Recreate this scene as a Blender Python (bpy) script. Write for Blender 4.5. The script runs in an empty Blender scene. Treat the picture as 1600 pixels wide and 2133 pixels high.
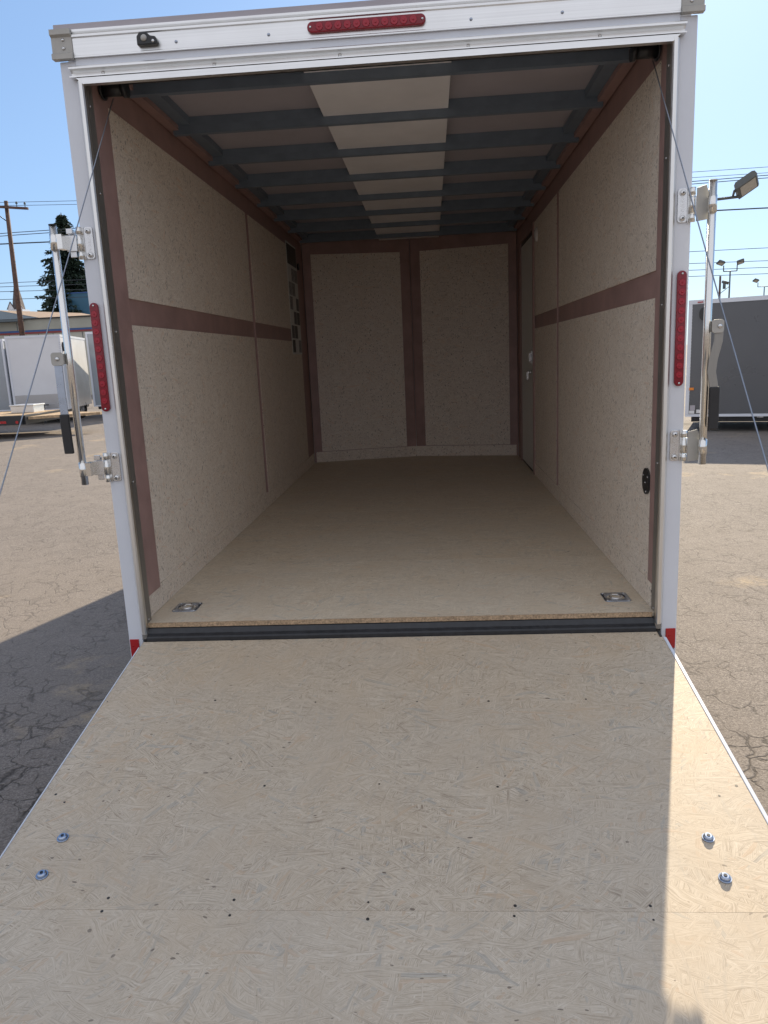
import bpy, bmesh, math, random
from mathutils import Vector, Matrix
R = math.radians
random.seed(7)
scene = bpy.context.scene
C = scene.collection

# ------------------------------------------------------------------ camera
cam_d = bpy.data.cameras.new("camera"); cam = bpy.data.objects.new("camera", cam_d); C.objects.link(cam)
yaw, pit, rol, FPX = -0.0699, -0.2032, -0.0459, 1563.3
fw = Vector((math.sin(yaw)*math.cos(pit), math.cos(yaw)*math.cos(pit), math.sin(pit)))
rt = Vector((math.cos(yaw), -math.sin(yaw), 0)); up = rt.cross(fw)
r2 = math.cos(rol)*rt + math.sin(rol)*up; u2 = -math.sin(rol)*rt + math.cos(rol)*up
M = Matrix((r2, u2, -fw)).transposed().to_4x4(); M.translation = (0.1658, -2.7112, 1.0166)
cam.matrix_world = M
cam_d.sensor_fit = 'VERTICAL'; cam_d.sensor_height = 24.0; cam_d.lens = 24.0*FPX/2133.0
cam_d.clip_start = 0.02; cam_d.clip_end = 2000
scene.camera = cam

# ------------------------------------------------------------------ sky, sun, exposure
SUN_EL, SUN_AZ = 30.6, 18.0          # azimuth measured from +Y towards +X
w = bpy.data.worlds.new("World"); scene.world = w; w.use_nodes = True
nt = w.node_tree; nt.nodes.clear()
sky = nt.nodes.new('ShaderNodeTexSky'); sky.sky_type = 'NISHITA'; sky.sun_disc = False
sky.sun_elevation = R(SUN_EL); sky.sun_rotation = R(SUN_AZ)
sky.air_density = 1.0; sky.dust_density = 0.6; sky.ozone_density = 1.2
bg = nt.nodes.new('ShaderNodeBackground'); bg.inputs[1].default_value = 0.15
wo = nt.nodes.new('ShaderNodeOutputWorld')
gm = nt.nodes.new('ShaderNodeGamma'); gm.inputs[1].default_value = 0.52   # flattens the sky's range as the phone's tone mapping does
tn = nt.nodes.new('ShaderNodeMix'); tn.data_type = 'RGBA'; tn.blend_type = 'MULTIPLY'; tn.inputs[0].default_value = 1; tn.inputs[7].default_value = (.50, .67, .91, 1)
nt.links.new(sky.outputs[0], gm.inputs[0]); nt.links.new(gm.outputs[0], tn.inputs[6])
# bright cloud veil added to the unseen sky behind the camera, fills the shade
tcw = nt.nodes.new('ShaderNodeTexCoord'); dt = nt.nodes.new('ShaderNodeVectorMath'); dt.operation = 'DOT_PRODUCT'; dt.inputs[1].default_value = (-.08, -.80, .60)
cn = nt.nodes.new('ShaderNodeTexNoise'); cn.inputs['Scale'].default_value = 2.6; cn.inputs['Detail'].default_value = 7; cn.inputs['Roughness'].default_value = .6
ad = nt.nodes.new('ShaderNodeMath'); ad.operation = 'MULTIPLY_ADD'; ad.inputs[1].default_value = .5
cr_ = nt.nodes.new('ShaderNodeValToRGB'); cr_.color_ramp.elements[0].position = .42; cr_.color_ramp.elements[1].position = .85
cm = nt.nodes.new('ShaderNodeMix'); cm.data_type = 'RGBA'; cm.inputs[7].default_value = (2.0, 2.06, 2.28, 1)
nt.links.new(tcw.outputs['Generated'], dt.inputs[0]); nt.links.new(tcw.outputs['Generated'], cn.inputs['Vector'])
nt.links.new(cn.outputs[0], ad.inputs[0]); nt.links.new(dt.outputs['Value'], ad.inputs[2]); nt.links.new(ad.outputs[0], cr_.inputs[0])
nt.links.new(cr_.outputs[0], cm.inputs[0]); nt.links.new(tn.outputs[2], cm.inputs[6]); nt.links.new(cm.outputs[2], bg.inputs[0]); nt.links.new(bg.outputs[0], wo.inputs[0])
sl = bpy.data.lights.new("sun", 'SUN'); sl.energy = 2.8; sl.angle = R(0.53); sl.color = (1.0, 0.86, 0.65)
so = bpy.data.objects.new("sun", sl); C.objects.link(so)
sd = Vector((math.sin(R(SUN_AZ))*math.cos(R(SUN_EL)), math.cos(R(SUN_AZ))*math.cos(R(SUN_EL)), math.sin(R(SUN_EL))))
so.rotation_euler = (-sd).to_track_quat('-Z', 'Y').to_euler(); so.location = (4, 10, 12)
scene.view_settings.view_transform = 'Standard'; scene.view_settings.look = 'None'
scene.view_settings.gamma = 1; scene.view_settings.exposure = 1.40
scene.cycles.max_bounces = 12; scene.cycles.diffuse_bounces = 10

G = -0.41                             # ground height (trailer floor sill is z = 0)

# ------------------------------------------------------------------ materials
class NT:
    def __init__(s, name):
        s.m = bpy.data.materials.new(name); s.m.use_nodes = True; s.t = s.m.node_tree
        s.b = s.t.nodes['Principled BSDF']; s.m['_n'] = 1
    def n(s, typ, **kw):
        x = s.t.nodes.new(typ)
        for k, v in kw.items():
            if k.startswith('i_'):
                key = k[2:]; key = int(key) if key.isdigit() else key
                x.inputs[key].default_value = v
            else: setattr(x, k, v)
        return x
    def l(s, a, b): s.t.links.new(a, b)
    def math(s, op, a, b=None, c=None, clamp=False):
        x = s.n('ShaderNodeMath', operation=op, use_clamp=clamp)
        for i, v in enumerate((a, b, c)):
            if v is None: continue
            if isinstance(v, (int, float)): x.inputs[i].default_value = v
            else: s.l(v, x.inputs[i])
        return x.outputs[0]
    def mix(s, f, a, b, mode='MIX'):
        x = s.n('ShaderNodeMix', data_type='RGBA', blend_type=mode)
        for i, v in ((0, f), (6, a), (7, b)):
            if isinstance(v, (int, float)): x.inputs[i].default_value = v
            elif isinstance(v, tuple): x.inputs[i].default_value = (*v, 1)
            else: s.l(v, x.inputs[i])
        return x.outputs[2]
    def ramp(s, f, stops, interp='LINEAR'):
        x = s.n('ShaderNodeValToRGB'); e = x.color_ramp.elements; x.color_ramp.interpolation = interp
        while len(e) < len(stops): e.new(0.5)
        for i, (p, c) in enumerate(stops):
            e[i].position = p; e[i].color = (c, c, c, 1) if isinstance(c, (int, float)) else (*c, 1)
        s.l(f, x.inputs[0]); return x.outputs[0]
    def noise(s, vec, scale, detail=2, rough=.5):
        x = s.n('ShaderNodeTexNoise'); x.inputs['Scale'].default_value = scale
        x.inputs['Detail'].default_value = detail; x.inputs['Roughness'].default_value = rough
        s.l(vec, x.inputs['Vector']); return x.outputs[0]
    def bump(s, h, strength, dist):
        x = s.n('ShaderNodeBump'); x.inputs['Strength'].default_value = strength
        x.inputs['Distance'].default_value = dist; s.l(h, x.inputs['Height']); s.l(x.outputs[0], s.b.inputs['Normal'])

def simple(name, col, rough=.5, metal=0., var=.06, nscale=14., bump=0., spec=None):
    k = NT(name); tc = k.n('ShaderNodeTexCoord')
    nz = k.noise(tc.outputs['Object'], nscale, 4, .6)
    c1 = tuple(max(0, c*(1-var*2)) for c in col); c2 = tuple(min(1, c*(1+var*2)) for c in col)
    k.l(k.mix(k.ramp(nz, [(.3, 0.), (.7, 1.)]), c1, c2), k.b.inputs['Base Color'])
    k.l(k.math('MULTIPLY_ADD', nz, .25, rough-.12, clamp=True), k.b.inputs['Roughness'])
    k.b.inputs['Metallic'].default_value = metal
    if bump: k.bump(k.noise(tc.outputs['Object'], nscale*6, 3), bump, .002)
    if spec is not None: k.b.inputs['Specular IOR Level'].default_value = spec
    return k.m

def brushed(name, col, rough, axis, metal=1.0, amt=.12):
    """bare metal drawn along one axis, with faint long streaks and smudges"""
    k = NT(name); tc = k.n('ShaderNodeTexCoord'); mp = k.n('ShaderNodeMapping')
    sc = [260., 260., 260.]; sc[axis] = 1.2; mp.inputs['Scale'].default_value = sc
    k.l(tc.outputs['Object'], mp.inputs['Vector'])
    st = k.noise(mp.outputs[0], 1., 2, .6); sm = k.noise(tc.outputs['Object'], 7., 4, .6)
    c1 = tuple(c*(1-amt) for c in col); c2 = tuple(min(1, c*(1+amt)) for c in col)
    k.l(k.mix(k.math('MULTIPLY', st, 1.), c1, c2), k.b.inputs['Base Color'])
    k.b.inputs['Metallic'].default_value = metal
    k.l(k.math('MULTIPLY_ADD', sm, .22, rough-.08, clamp=True), k.b.inputs['Roughness'])
    k.bump(st, .12, .0006)
    return k.m

def osb(name, plane, light=1.0, grain=1.0, smear=1.0, fineness=1.0, tint=None):
    k = NT(name); tc = k.n('ShaderNodeTexCoord'); oi = k.n('ShaderNodeObjectInfo'); wall = plane != 'xy'
    sp = k.n('ShaderNodeSeparateXYZ'); k.l(tc.outputs['Object'], sp.inputs[0])
    a, b = {'xy': (0, 1), 'yz': (1, 2), 'xz': (0, 2)}[plane]
    cb = k.n('ShaderNodeCombineXYZ')
    k.l(k.math('MULTIPLY_ADD', oi.outputs['Random'], 37., k.math('MULTIPLY', sp.outputs[a], fineness)), cb.inputs[0])
    k.l(k.math('MULTIPLY_ADD', oi.outputs['Random'], 91., k.math('MULTIPLY', sp.outputs[b], fineness)), cb.inputs[1])
    p = cb.outputs[0]
    wn = k.n('ShaderNodeTexNoise'); wn.inputs['Scale'].default_value = 26; wn.inputs['Detail'].default_value = 3; k.l(p, wn.inputs['Vector'])
    wv = k.n('ShaderNodeVectorMath', operation='MULTIPLY_ADD'); k.l(wn.outputs[1], wv.inputs[0]); wv.inputs[1].default_value = (.008, .008, 0)
    wl = k.n('ShaderNodeTexNoise'); wl.inputs['Scale'].default_value = 3.2; wl.inputs['Detail'].default_value = 1; k.l(p, wl.inputs['Vector'])
    wb = k.n('ShaderNodeVectorMath', operation='MULTIPLY_ADD'); k.l(wl.outputs[1], wb.inputs[0]); wb.inputs[1].default_value = (.16, .16, 0); k.l(p, wb.inputs[2])
    k.l(wb.outputs[0], wv.inputs[2]); pw = wv.outputs[0]
    pri = tone = line = None
    # overlapping layers of long strands, each layer laid at its own angle; the strand with the highest random priority lies on top
    for i, (ang, sx, sy, w8) in enumerate(((3, 10, 84, 0.), (41, 14, 112, -.03), (-29, 12, 98, -.01), (81, 15, 115, -.08))):
        mp = k.n('ShaderNodeMapping', vector_type='TEXTURE'); mp.inputs['Rotation'].default_value = (0, 0, R(ang)); mp.inputs['Scale'].default_value = (1/sx, 1/sy, 1)
        mp.inputs['Location'].default_value = (i*3.7, i*1.3, 0); k.l(pw, mp.inputs['Vector'])
        v2 = k.n('ShaderNodeTexVoronoi', voronoi_dimensions='2D'); v2.inputs['Scale'].default_value = 1.0; k.l(mp.outputs[0], v2.inputs['Vector'])
        s2 = k.n('ShaderNodeSeparateColor'); k.l(v2.outputs['Color'], s2.inputs[0])
        m2 = k.n('ShaderNodeVectorMath', operation='MULTIPLY_ADD'); k.l(mp.outputs[0], m2.inputs[0]); m2.inputs[1].default_value = (1.2, 5.5, 0); k.l(v2.outputs['Color'], m2.inputs[2])
        fx = k.n('ShaderNodeTexNoise', noise_dimensions='2D'); fx.inputs['Scale'].default_value = 1.; fx.inputs['Detail'].default_value = 3; fx.inputs['Roughness'].default_value = .7; k.l(m2.outputs[0], fx.inputs['Vector'])
        pr, tn, ln_ = k.math('ADD', s2.outputs[0], w8), s2.outputs[1], fx.outputs[0]
        if pri is None: pri, tone, line = pr, tn, ln_
        else:
            gt = k.math('GREATER_THAN', pr, pri)
            def sel(a_, b_):
                mx = k.n('ShaderNodeMix', data_type='FLOAT'); k.l(gt, mx.inputs[0]); k.l(a_, mx.inputs[2]); k.l(b_, mx.inputs[3]); return mx.outputs[0]
            tone, line = sel(tone, tn), sel(line, ln_); pri = k.math('MAXIMUM', pri, pr)
    big = k.noise(p, 1.7, 4, .6); mid = k.noise(p, 7, 3, .6); sm = k.noise(p, 85, 3, .75)
    s = k.math('MULTIPLY', tone, .17); s = k.math('MULTIPLY_ADD', line, 1.35*grain, s); s = k.math('MULTIPLY_ADD', mid, .16, s); s = k.math('MULTIPLY_ADD', sm, .50*grain, s)
    s = k.math('MULTIPLY_ADD', oi.outputs['Random'], .07, s); s = k.math('ADD', s, -.61 - .92*(grain-1))
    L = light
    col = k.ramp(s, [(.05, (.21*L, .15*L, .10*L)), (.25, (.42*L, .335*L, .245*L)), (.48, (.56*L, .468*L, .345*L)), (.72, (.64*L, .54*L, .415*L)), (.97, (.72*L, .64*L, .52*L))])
    # a few rusty and grey-green strands
    col = k.mix(k.math('MULTIPLY', k.math('GREATER_THAN', tone, .962), .38), col, (.50*L, .31*L, .17*L))
    col = k.mix(k.math('MULTIPLY', k.math('LESS_THAN', tone, .04), .34*smear), col, (.36*L, .38*L, .36*L))
    pt = k.ramp(k.noise(pw, 4.5, 5, .62), [(.46, 0.), (.66, .55)]); col = k.mix(k.math('MULTIPLY', pt, smear), col, (.55*L, .43*L, .295*L), 'MIX')
    pg = k.ramp(k.noise(mp.outputs[0], .35, 5, .7), [(.56, 0.), (.72, .38)]); col = k.mix(k.math('MULTIPLY', pg, smear), col, (.36*L, .34*L, .30*L))
    # thin dark splits along the strands
    fine = k.math('ABSOLUTE', k.math('SUBTRACT', line, .42))
    cr = k.math('MULTIPLY', k.ramp(fine, [(.0, 1.), (.030, 0.)]), k.ramp(sm, [(.44, 0.), (.58, 1.)]))
    col = k.mix(k.math('MULTIPLY', cr, .60), col, (.17*L, .12*L, .085*L))
    # small bark flecks
    mpf = k.n('ShaderNodeMapping'); mpf.inputs['Scale'].default_value = (30, 62, 1) if not wall else (120, 46, 1); mpf.inputs['Rotation'].default_value = (0, 0, .35); k.l(pw, mpf.inputs['Vector'])
    vf = k.n('ShaderNodeTexVoronoi', voronoi_dimensions='2D'); vf.inputs['Scale'].default_value = 1.; k.l(mpf.outputs[0], vf.inputs['Vector'])
    sf = k.n('ShaderNodeSeparateColor'); k.l(vf.outputs['Color'], sf.inputs[0])
    rad = k.math('MULTIPLY', sf.outputs[1], .17 if not wall else .40)
    fl = k.math('MULTIPLY', k.math('LESS_THAN', vf.outputs['Distance'], rad), k.math('GREATER_THAN', sf.outputs[0], .965 if not wall else .84))
    col = k.mix(k.math('MULTIPLY', fl, .75), col, (.075, .05, .035))
    col = k.mix(k.ramp(big, [(.40, 0.), (.68, .42*smear)]), col, (.50*L, .43*L, .34*L))
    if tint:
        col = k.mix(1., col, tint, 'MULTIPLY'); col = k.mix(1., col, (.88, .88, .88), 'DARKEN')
    k.l(col, k.b.inputs['Base Color']); k.b.inputs['Roughness'].default_value = .62
    k.b.inputs['Specular IOR Level'].default_value = .35
    k.bump(k.math('MULTIPLY_ADD', tone, .35, line), .22, .0010)
    return k.m

def asphalt():
    k = NT('asphalt'); tc = k.n('ShaderNodeTexCoord'); p = tc.outputs['Object']
    def dist(scale, amt):
        nz = k.n('ShaderNodeTexNoise'); nz.inputs['Scale'].default_value = scale; nz.inputs['Detail'].default_value = 4
        k.l(p, nz.inputs['Vector']); v = k.n('ShaderNodeVectorMath', operation='MULTIPLY_ADD'); k.l(nz.outputs[1], v.inputs[0])
        v.inputs[1].default_value = (amt, amt, 0); k.l(p, v.inputs[2]); return v.outputs[0]
    sp = k.noise(p, 330, 2, .7); sp2 = k.noise(p, 130, 3, .75); md = k.noise(p, 3.1, 5, .65); lg = k.noise(p, .35, 4, .6)
    vs = k.n('ShaderNodeTexVoronoi'); vs.inputs['Scale'].default_value = 170; k.l(p, vs.inputs['Vector'])
    sv = k.n('ShaderNodeSeparateColor'); k.l(vs.outputs['Color'], sv.inputs[0])
    f = k.math('MULTIPLY_ADD', sp, .5, k.math('MULTIPLY', sp2, .3)); f = k.math('MULTIPLY_ADD', sv.outputs[0], .22, f)
    col = k.ramp(f, [(.30, (.085, .074, .066)), (.5, (.205, .178, .158)), (.70, (.36, .32, .285))])
    col = k.mix(k.ramp(md, [(.35, 0.), (.7, .35)]), col, (.15, .126, .105))
    col = k.mix(k.ramp(lg, [(.42, 0.), (.66, .5)]), col, (.25, .215, .185))
    # sandy washed-out patches
    sa = k.math('MULTIPLY', k.ramp(k.noise(dist(2., .5), .8, 4, .6), [(.60, 0.), (.66, 1.)]), k.ramp(k.noise(p, 22, 3, .7), [(.38, .1), (.6, .75)]))
    col = k.mix(sa, col, (.42, .33, .22))
    # oil stains
    vo = k.n('ShaderNodeTexVoronoi'); vo.inputs['Scale'].default_value = .55; k.l(dist(3., .25), vo.inputs['Vector'])
    so_ = k.n('ShaderNodeSeparateColor'); k.l(vo.outputs['Color'], so_.inputs[0])
    st = k.math('MULTIPLY', k.ramp(vo.outputs['Distance'], [(.05, .7), (.16, 0.)]), k.math('GREATER_THAN', so_.outputs[0], .62))
    col = k.mix(st, col, (.045, .04, .036))
    sx_ = k.n('ShaderNodeSeparateXYZ'); k.l(p, sx_.inputs[0])
    # the paving right of the ramp and under the trailer's left flank is the most broken
    wr_ = k.ramp(k.math('MULTIPLY_ADD', sx_.outputs[1], -.09, k.math('ABSOLUTE', k.math('MULTIPLY', sx_.outputs[0], .04))), [(0., .35), (.12, 1.)])
    worn = k.math('MAXIMUM', wr_, .4); crack = None
    for sc, wd, amt, lo, hi, dscale in ((1.1, .006, .7, .47, .54, 2.2), (3.4, .014, .36, .47, .56, 5.), (10., .060, .12, .47, .55, 9.)):
        v = k.n('ShaderNodeTexVoronoi', feature='DISTANCE_TO_EDGE'); v.inputs['Scale'].default_value = sc; k.l(dist(dscale, amt), v.inputs['Vector'])
        e = k.ramp(v.outputs['Distance'], [(0., 1.), (wd, 0.)])
        g = k.math('MULTIPLY', k.ramp(k.noise(p, sc*.5, 3, .6), [(lo, 0.), (hi, 1.)]), worn)
        e = k.math('MULTIPLY', e, g); crack = e if crack is None else k.math('MAXIMUM', crack, e)
    col = k.mix(k.math('MULTIPLY', crack, .95), col, (.022, .018, .015))
    k.l(col, k.b.inputs['Base Color']); k.b.inputs['Roughness'].default_value = .85; k.b.inputs['Specular IOR Level'].default_value = .25
    h = k.math('MULTIPLY_ADD', crack, -1.6, f); k.bump(h, .55, .006)
    return k.m

def diamond():
    k = NT('diamond_plate'); tc = k.n('ShaderNodeTexCoord')
    mp = k.n('ShaderNodeMapping'); mp.inputs['Scale'].default_value = (1, 1, 1); mp.inputs['Rotation'].default_value = (0, R(45), 0)
    k.l(tc.outputs['Object'], mp.inputs['Vector'])
    ch = k.n('ShaderNodeTexChecker'); ch.inputs['Scale'].default_value = 45; k.l(mp.outputs[0], ch.inputs['Vector'])
    k.b.inputs['Base Color'].default_value = (.50, .50, .51, 1); k.b.inputs['Metallic'].default_value = .85; k.b.inputs['Roughness'].default_value = .32
    k.bump(ch.outputs[1], .7, .004); return k.m

MT = dict(
    osb_floor=osb('osb_floor', 'xy', 1.18, 1.1, 1.0, 1.0, (1., 1.04, 1.08)), osb_ramp=osb('osb_ramp', 'xy', 1.0, 1.2), osb_side=osb('osb_side', 'yz', 1.36, 1.2, .3, 1.35, (1., 1.07, 1.22)), osb_front=osb('osb_front', 'xz', 1.4, 1.2, .3, 1.2, (1., 1.07, 1.24)),  # interior boards coloured lighter than the ramp, making up for dim light inside
    osb_edge=simple('osb_edge', (.42, .30, .19), .8, var=.25, nscale=160, bump=.6),
    white=simple('white_paint', (.69, .72, .78), .22, var=.015, nscale=3), primer=simple('primer_brown', (.35, .225, .205), .5, var=.08, nscale=7),
    alum_x=brushed('aluminium_along_x', (.83, .83, .82), .34, 0), alum_z=brushed('aluminium_along_z', (.83, .82, .79), .34, 2),
    alum_dull=brushed('aluminium_dull', (.33, .32, .30), .45, 2, .8), steel=brushed('polished_steel', (.80, .79, .76), .14, 2, amt=.05),
    zinc=simple('zinc_plate', (.70, .70, .70), .27, .95, .05, 20), zinc_blue=simple('zinc_bluish', (.42, .48, .58), .28, .95, .06, 22),
    rubber=simple('black_rubber', (.022, .022, .024), .5, var=.1), black=simple('black_plastic', (.02, .021, .023), .35, var=.1),
    blacksteel=simple('black_painted_steel', (.022, .024, .028), .38, var=.15, nscale=40, bump=.1),
    red_lens=simple('red_lens', (.22, .006, .018), .12, var=.1), red_led=simple('red_led', (.36, .012, .03), .18, var=.1),
    red_tape=simple('red_reflector', (.42, .018, .022), .28, var=.05), white_tape=simple('white_reflector', (.75, .75, .75), .3),
    red_cap=simple('red_plastic', (.55, .03, .03), .4), ceil=simple('ceiling_sheet', (.42, .39, .42), .6, var=.04, nscale=3),
    ceil_strip=simple('ceiling_strip', (.84, .83, .84), .6, var=.03, nscale=3), bow=simple('roof_bow_grey', (.15, .19, .24), .5),
    door_in=simple('door_inner_white', (.62, .63, .60), .4, var=.02), screw=simple('dark_screw', (.05, .045, .04), .5, .3),
    cable=brushed('wire_rope', (.30, .33, .38), .4, 2, .8), grey_cast=simple('grey_cast', (.42, .41, .38), .45, .2),
    lens=simple('clear_lens', (.75, .74, .72), .1), orange=simple('amber_lens', (.8, .25, .03), .25),
    charcoal=simple('charcoal_skin', (.115, .12, .13), .3, .25, .02, 2), trailer_white=simple('trailer_white', (.72, .73, .76), .2, var=.02, nscale=1.5),
    trailer_grey=simple('trailer_silver', (.34, .37, .40), .2, .35, .03, 1.5), diamond=diamond(),
    tyre=simple('tyre', (.02, .02, .02), .7), wood_deck=simple('deck_wood', (.42, .30, .18), .7, var=.2, nscale=12, bump=.3),
    pole_wood=simple('pole_wood', (.115, .065, .048), .8, var=.2, nscale=8, bump=.4), conc=simple('beige_wall', (.42, .42, .36), .7, var=.04, nscale=.8),
    siding=simple('cream_siding', (.50, .49, .42), .7, var=.04, nscale=.8), blue_stripe=simple('blue_stripe', (.05, .13, .36), .5), red_stripe=simple('red_stripe', (.30, .06, .06), .5),
    blue_wall=simple('blue_building', (.045, .14, .22), .5, .1, .04, 1), roof_brown=simple('brown_roof', (.30, .22, .16), .85, var=.12, nscale=5), roof_dark=simple('dark_gable', (.12, .15, .17), .7),
    spire=simple('spire_shingle', (.115, .095, .09), .8, var=.1), line=simple('line_black', (.05, .06, .07), .5), lamp_body=simple('lamp_housing', (.10, .105, .10), .5),
    lamp_glass=simple('lamp_glass', (.45, .42, .36), .2), bark=simple('bark', (.07, .05, .035), .9, var=.3), asphalt=asphalt(),
)
def foliage():
    k = NT('needles'); oi = k.n('ShaderNodeTexCoord'); nz = k.noise(oi.outputs['Object'], 1.4, 4, .7)
    k.l(k.ramp(nz, [(.3, (.012, .026, .018)), (.55, (.028, .050, .030)), (.75, (.055, .080, .040))]), k.b.inputs['Base Color'])
    k.b.inputs['Roughness'].default_value = .7; return k.m
MT['needles'] = foliage()

# ------------------------------------------------------------------ mesh helpers
class MB:
    def __init__(s): s.b = bmesh.new()
    def box(s, x0, x1, y0, y1, z0, z1, bev=0.):
        vs = bmesh.ops.create_cube(s.b, size=1.)['verts']
        for v in vs:
            v.co = Vector(((x0+x1)/2+v.co.x*(x1-x0), (y0+y1)/2+v.co.y*(y1-y0), (z0+z1)/2+v.co.z*(z1-z0)))
        if bev:
            es = list({e for v in vs for e in v.link_edges})
            bmesh.ops.bevel(s.b, geom=es, offset=bev, segments=2, profile=.5, affect='EDGES')
        return s
    def obox(s, c, ax, ay, az):
        """box with centre c and three half-axis vectors"""
        vs = bmesh.ops.create_cube(s.b, size=2.)['verts']; c = Vector(c); ax, ay, az = Vector(ax), Vector(ay), Vector(az)
        for v in vs: v.co = c + ax*v.co.x + ay*v.co.y + az*v.co.z
        return s
    def tube(s, pts, r, seg=12, cap=True):
        pts = [Vector(p) for p in pts]; rs = r if isinstance(r, (list, tuple)) else [r]*len(pts); rings = []
        for i, p in enumerate(pts):
            d = (pts[min(i+1, len(pts)-1)] - pts[max(i-1, 0)]).normalized()
            a = d.orthogonal().normalized() if i == 0 else (pa - d*pa.dot(d)).normalized()
            pa = a; b = d.cross(a)
            rings.append([s.b.verts.new(p + (a*math.cos(t)+b*math.sin(t))*rs[i]) for t in [2*math.pi*j/seg for j in range(seg)]])
        for i in range(len(rings)-1):
            for j in range(seg):
                f = s.b.faces.new((rings[i][j], rings[i][(j+1) % seg], rings[i+1][(j+1) % seg], rings[i+1][j])); f.smooth = True
        if cap: s.b.faces.new(rings[0][::-1]); s.b.faces.new(rings[-1])
        return s
    def prism(s, poly, o, u, v, n, depth):
        """2-D outline (a,b) placed at o + a*u + b*v and extruded along n by depth"""
        o, u, v, n = Vector(o), Vector(u), Vector(v), Vector(n)
        A = [s.b.verts.new(o+u*a+v*b) for a, b in poly]; B = [s.b.verts.new(q.co+n*depth) for q in A]
        s.b.faces.new(A); s.b.faces.new(B[::-1]); m = len(A)
        for i in range(m): s.b.faces.new((A[i], B[i], B[(i+1) % m], A[(i+1) % m]))
        return s
    def poly(s, pts, faces):
        vs = [s.b.verts.new(p) for p in pts]
        for f in faces: s.b.faces.new([vs[i] for i in f])
        return s
    def dome(s, c, n, r, h, seg=16, rings=4):
        c, n = Vector(c), Vector(n).normalized(); a = n.orthogonal().normalized(); b = n.cross(a); prev = None
        for i in range(rings):
            t = math.pi/2*i/rings; rr = r*math.cos(t); hh = h*math.sin(t)
            ring = [s.b.verts.new(c+n*hh+(a*math.cos(q)+b*math.sin(q))*rr) for q in [2*math.pi*j/seg for j in range(seg)]]
            if prev:
                for j in range(seg):
                    f = s.b.faces.new((prev[j], prev[(j+1) % seg], ring[(j+1) % seg], ring[j])); f.smooth = True
            else: base = ring
            prev = ring
        top = s.b.verts.new(c+n*h)
        for j in range(seg):
            f = s.b.faces.new((prev[j], prev[(j+1) % seg], top)); f.smooth = True
        s.b.faces.new(base[::-1]); return s

def wpos(o):
    p = Vector((0, 0, 0))
    while o is not None: p += o.location; o = o.parent
    return p
def obj(name, mb, mat, parent=None, origin=None):
    b = mb.b; bmesh.ops.recalc_face_normals(b, faces=b.faces)
    lo = Vector([min(v.co[i] for v in b.verts) for i in range(3)]); hi = Vector([max(v.co[i] for v in b.verts) for i in range(3)])
    o_ = Vector(origin) if origin is not None else Vector(((lo.x+hi.x)/2, (lo.y+hi.y)/2, lo.z))
    for v in b.verts: v.co -= o_
    me = bpy.data.meshes.new(name); b.to_mesh(me); b.free()
    for m in (mat if isinstance(mat, (list, tuple)) else [mat]): me.materials.append(MT[m] if isinstance(m, str) else m)
    o = bpy.data.objects.new(name, me); C.objects.link(o)
    if parent is not None: o.parent = parent; o.location = o_ - wpos(parent)
    else: o.location = o_
    return o
def thing(name, label, cat, loc, group=None):
    o = bpy.data.objects.new(name, None); C.objects.link(o); o.location = loc; o.empty_display_size = .2
    o['label'] = label; o['category'] = cat
    if group: o['group'] = group
    return o
def tag(o, label=None, cat=None, group=None, kind=None):
    if label: o['label'] = label
    if cat: o['category'] = cat
    if group: o['group'] = group
    if kind: o['kind'] = kind
    return o
def bev(o, w_=.002, seg=2):
    m = o.modifiers.new('bevel', 'BEVEL'); m.width = w_; m.segments = seg; m.limit_method = 'ANGLE'; return o
def copy_part(src, parent, delta):
    c = src.copy(); C.objects.link(c); c.parent = parent; c.location = src.location + Vector(delta)
    for ch in src.children: copy_part(ch, c, (0, 0, 0))
    return c
def rrect(w_, h, r, n=5):
    out = []
    for cx, cy, a0 in ((w_/2-r, h/2-r, 0), (-w_/2+r, h/2-r, 90), (-w_/2+r, -h/2+r, 180), (w_/2-r, -h/2+r, 270)):
        for i in range(n+1): t = R(a0+90*i/n); out.append((cx+r*math.cos(t), cy+r*math.sin(t)))
    return out
X, Y, Z = Vector((1, 0, 0)), Vector((0, 1, 0)), Vector((0, 0, 1))

# ------------------------------------------------------------------ ground
g = MB(); g.poly([(-500, -300, G), (500, -300, G), (500, 900, G), (-500, 900, G)], [(0, 1, 2, 3)])
tag(obj('ground', g, 'asphalt', origin=(0, 0, G)), 'weathered cracked grey asphalt of the sales lot', kind='structure')

# ------------------------------------------------------------------ main trailer
XL, XR, XO = -.985, .972, 1.048        # inner wall faces, outer face
FZ, CZ, YN, YC = .042, 2.063, 4.49, 4.70
T = thing('enclosed_trailer', 'white enclosed cargo trailer in front, rear ramp lowered, chipboard lined inside', 'trailer', (0, 2.2, G))
# outer skin
for s in (-1, 1):
    xi = XL-.02 if s < 0 else XR+.02
    m = MB(); x0, x1 = sorted((xi, s*XO)); m.box(x0, x1, .07, 4.60, -.14, 2.127); obj('side_wall', m, 'white', T)
m = MB()
m.poly([(-XO, 4.60, -.14), (0, 4.86, -.14), (XO, 4.60, -.14), (XO, 4.62, -.14), (0, 4.90, -.14), (-XO, 4.62, -.14)] + [(-XO, 4.60, 2.127), (0, 4.86, 2.127), (XO, 4.60, 2.127), (XO, 4.62, 2.127), (0, 4.90, 2.127), (-XO, 4.62, 2.127)],
       [(0, 1, 7, 6), (1, 2, 8, 7), (2, 3, 9, 8), (3, 4, 10, 9), (4, 5, 11, 10), (5, 0, 6, 11), (0, 5, 4, 1), (1, 4, 3, 2), (6, 7, 10, 11), (7, 8, 9, 10)])
obj('nose_wall', m, 'white', T)
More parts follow.
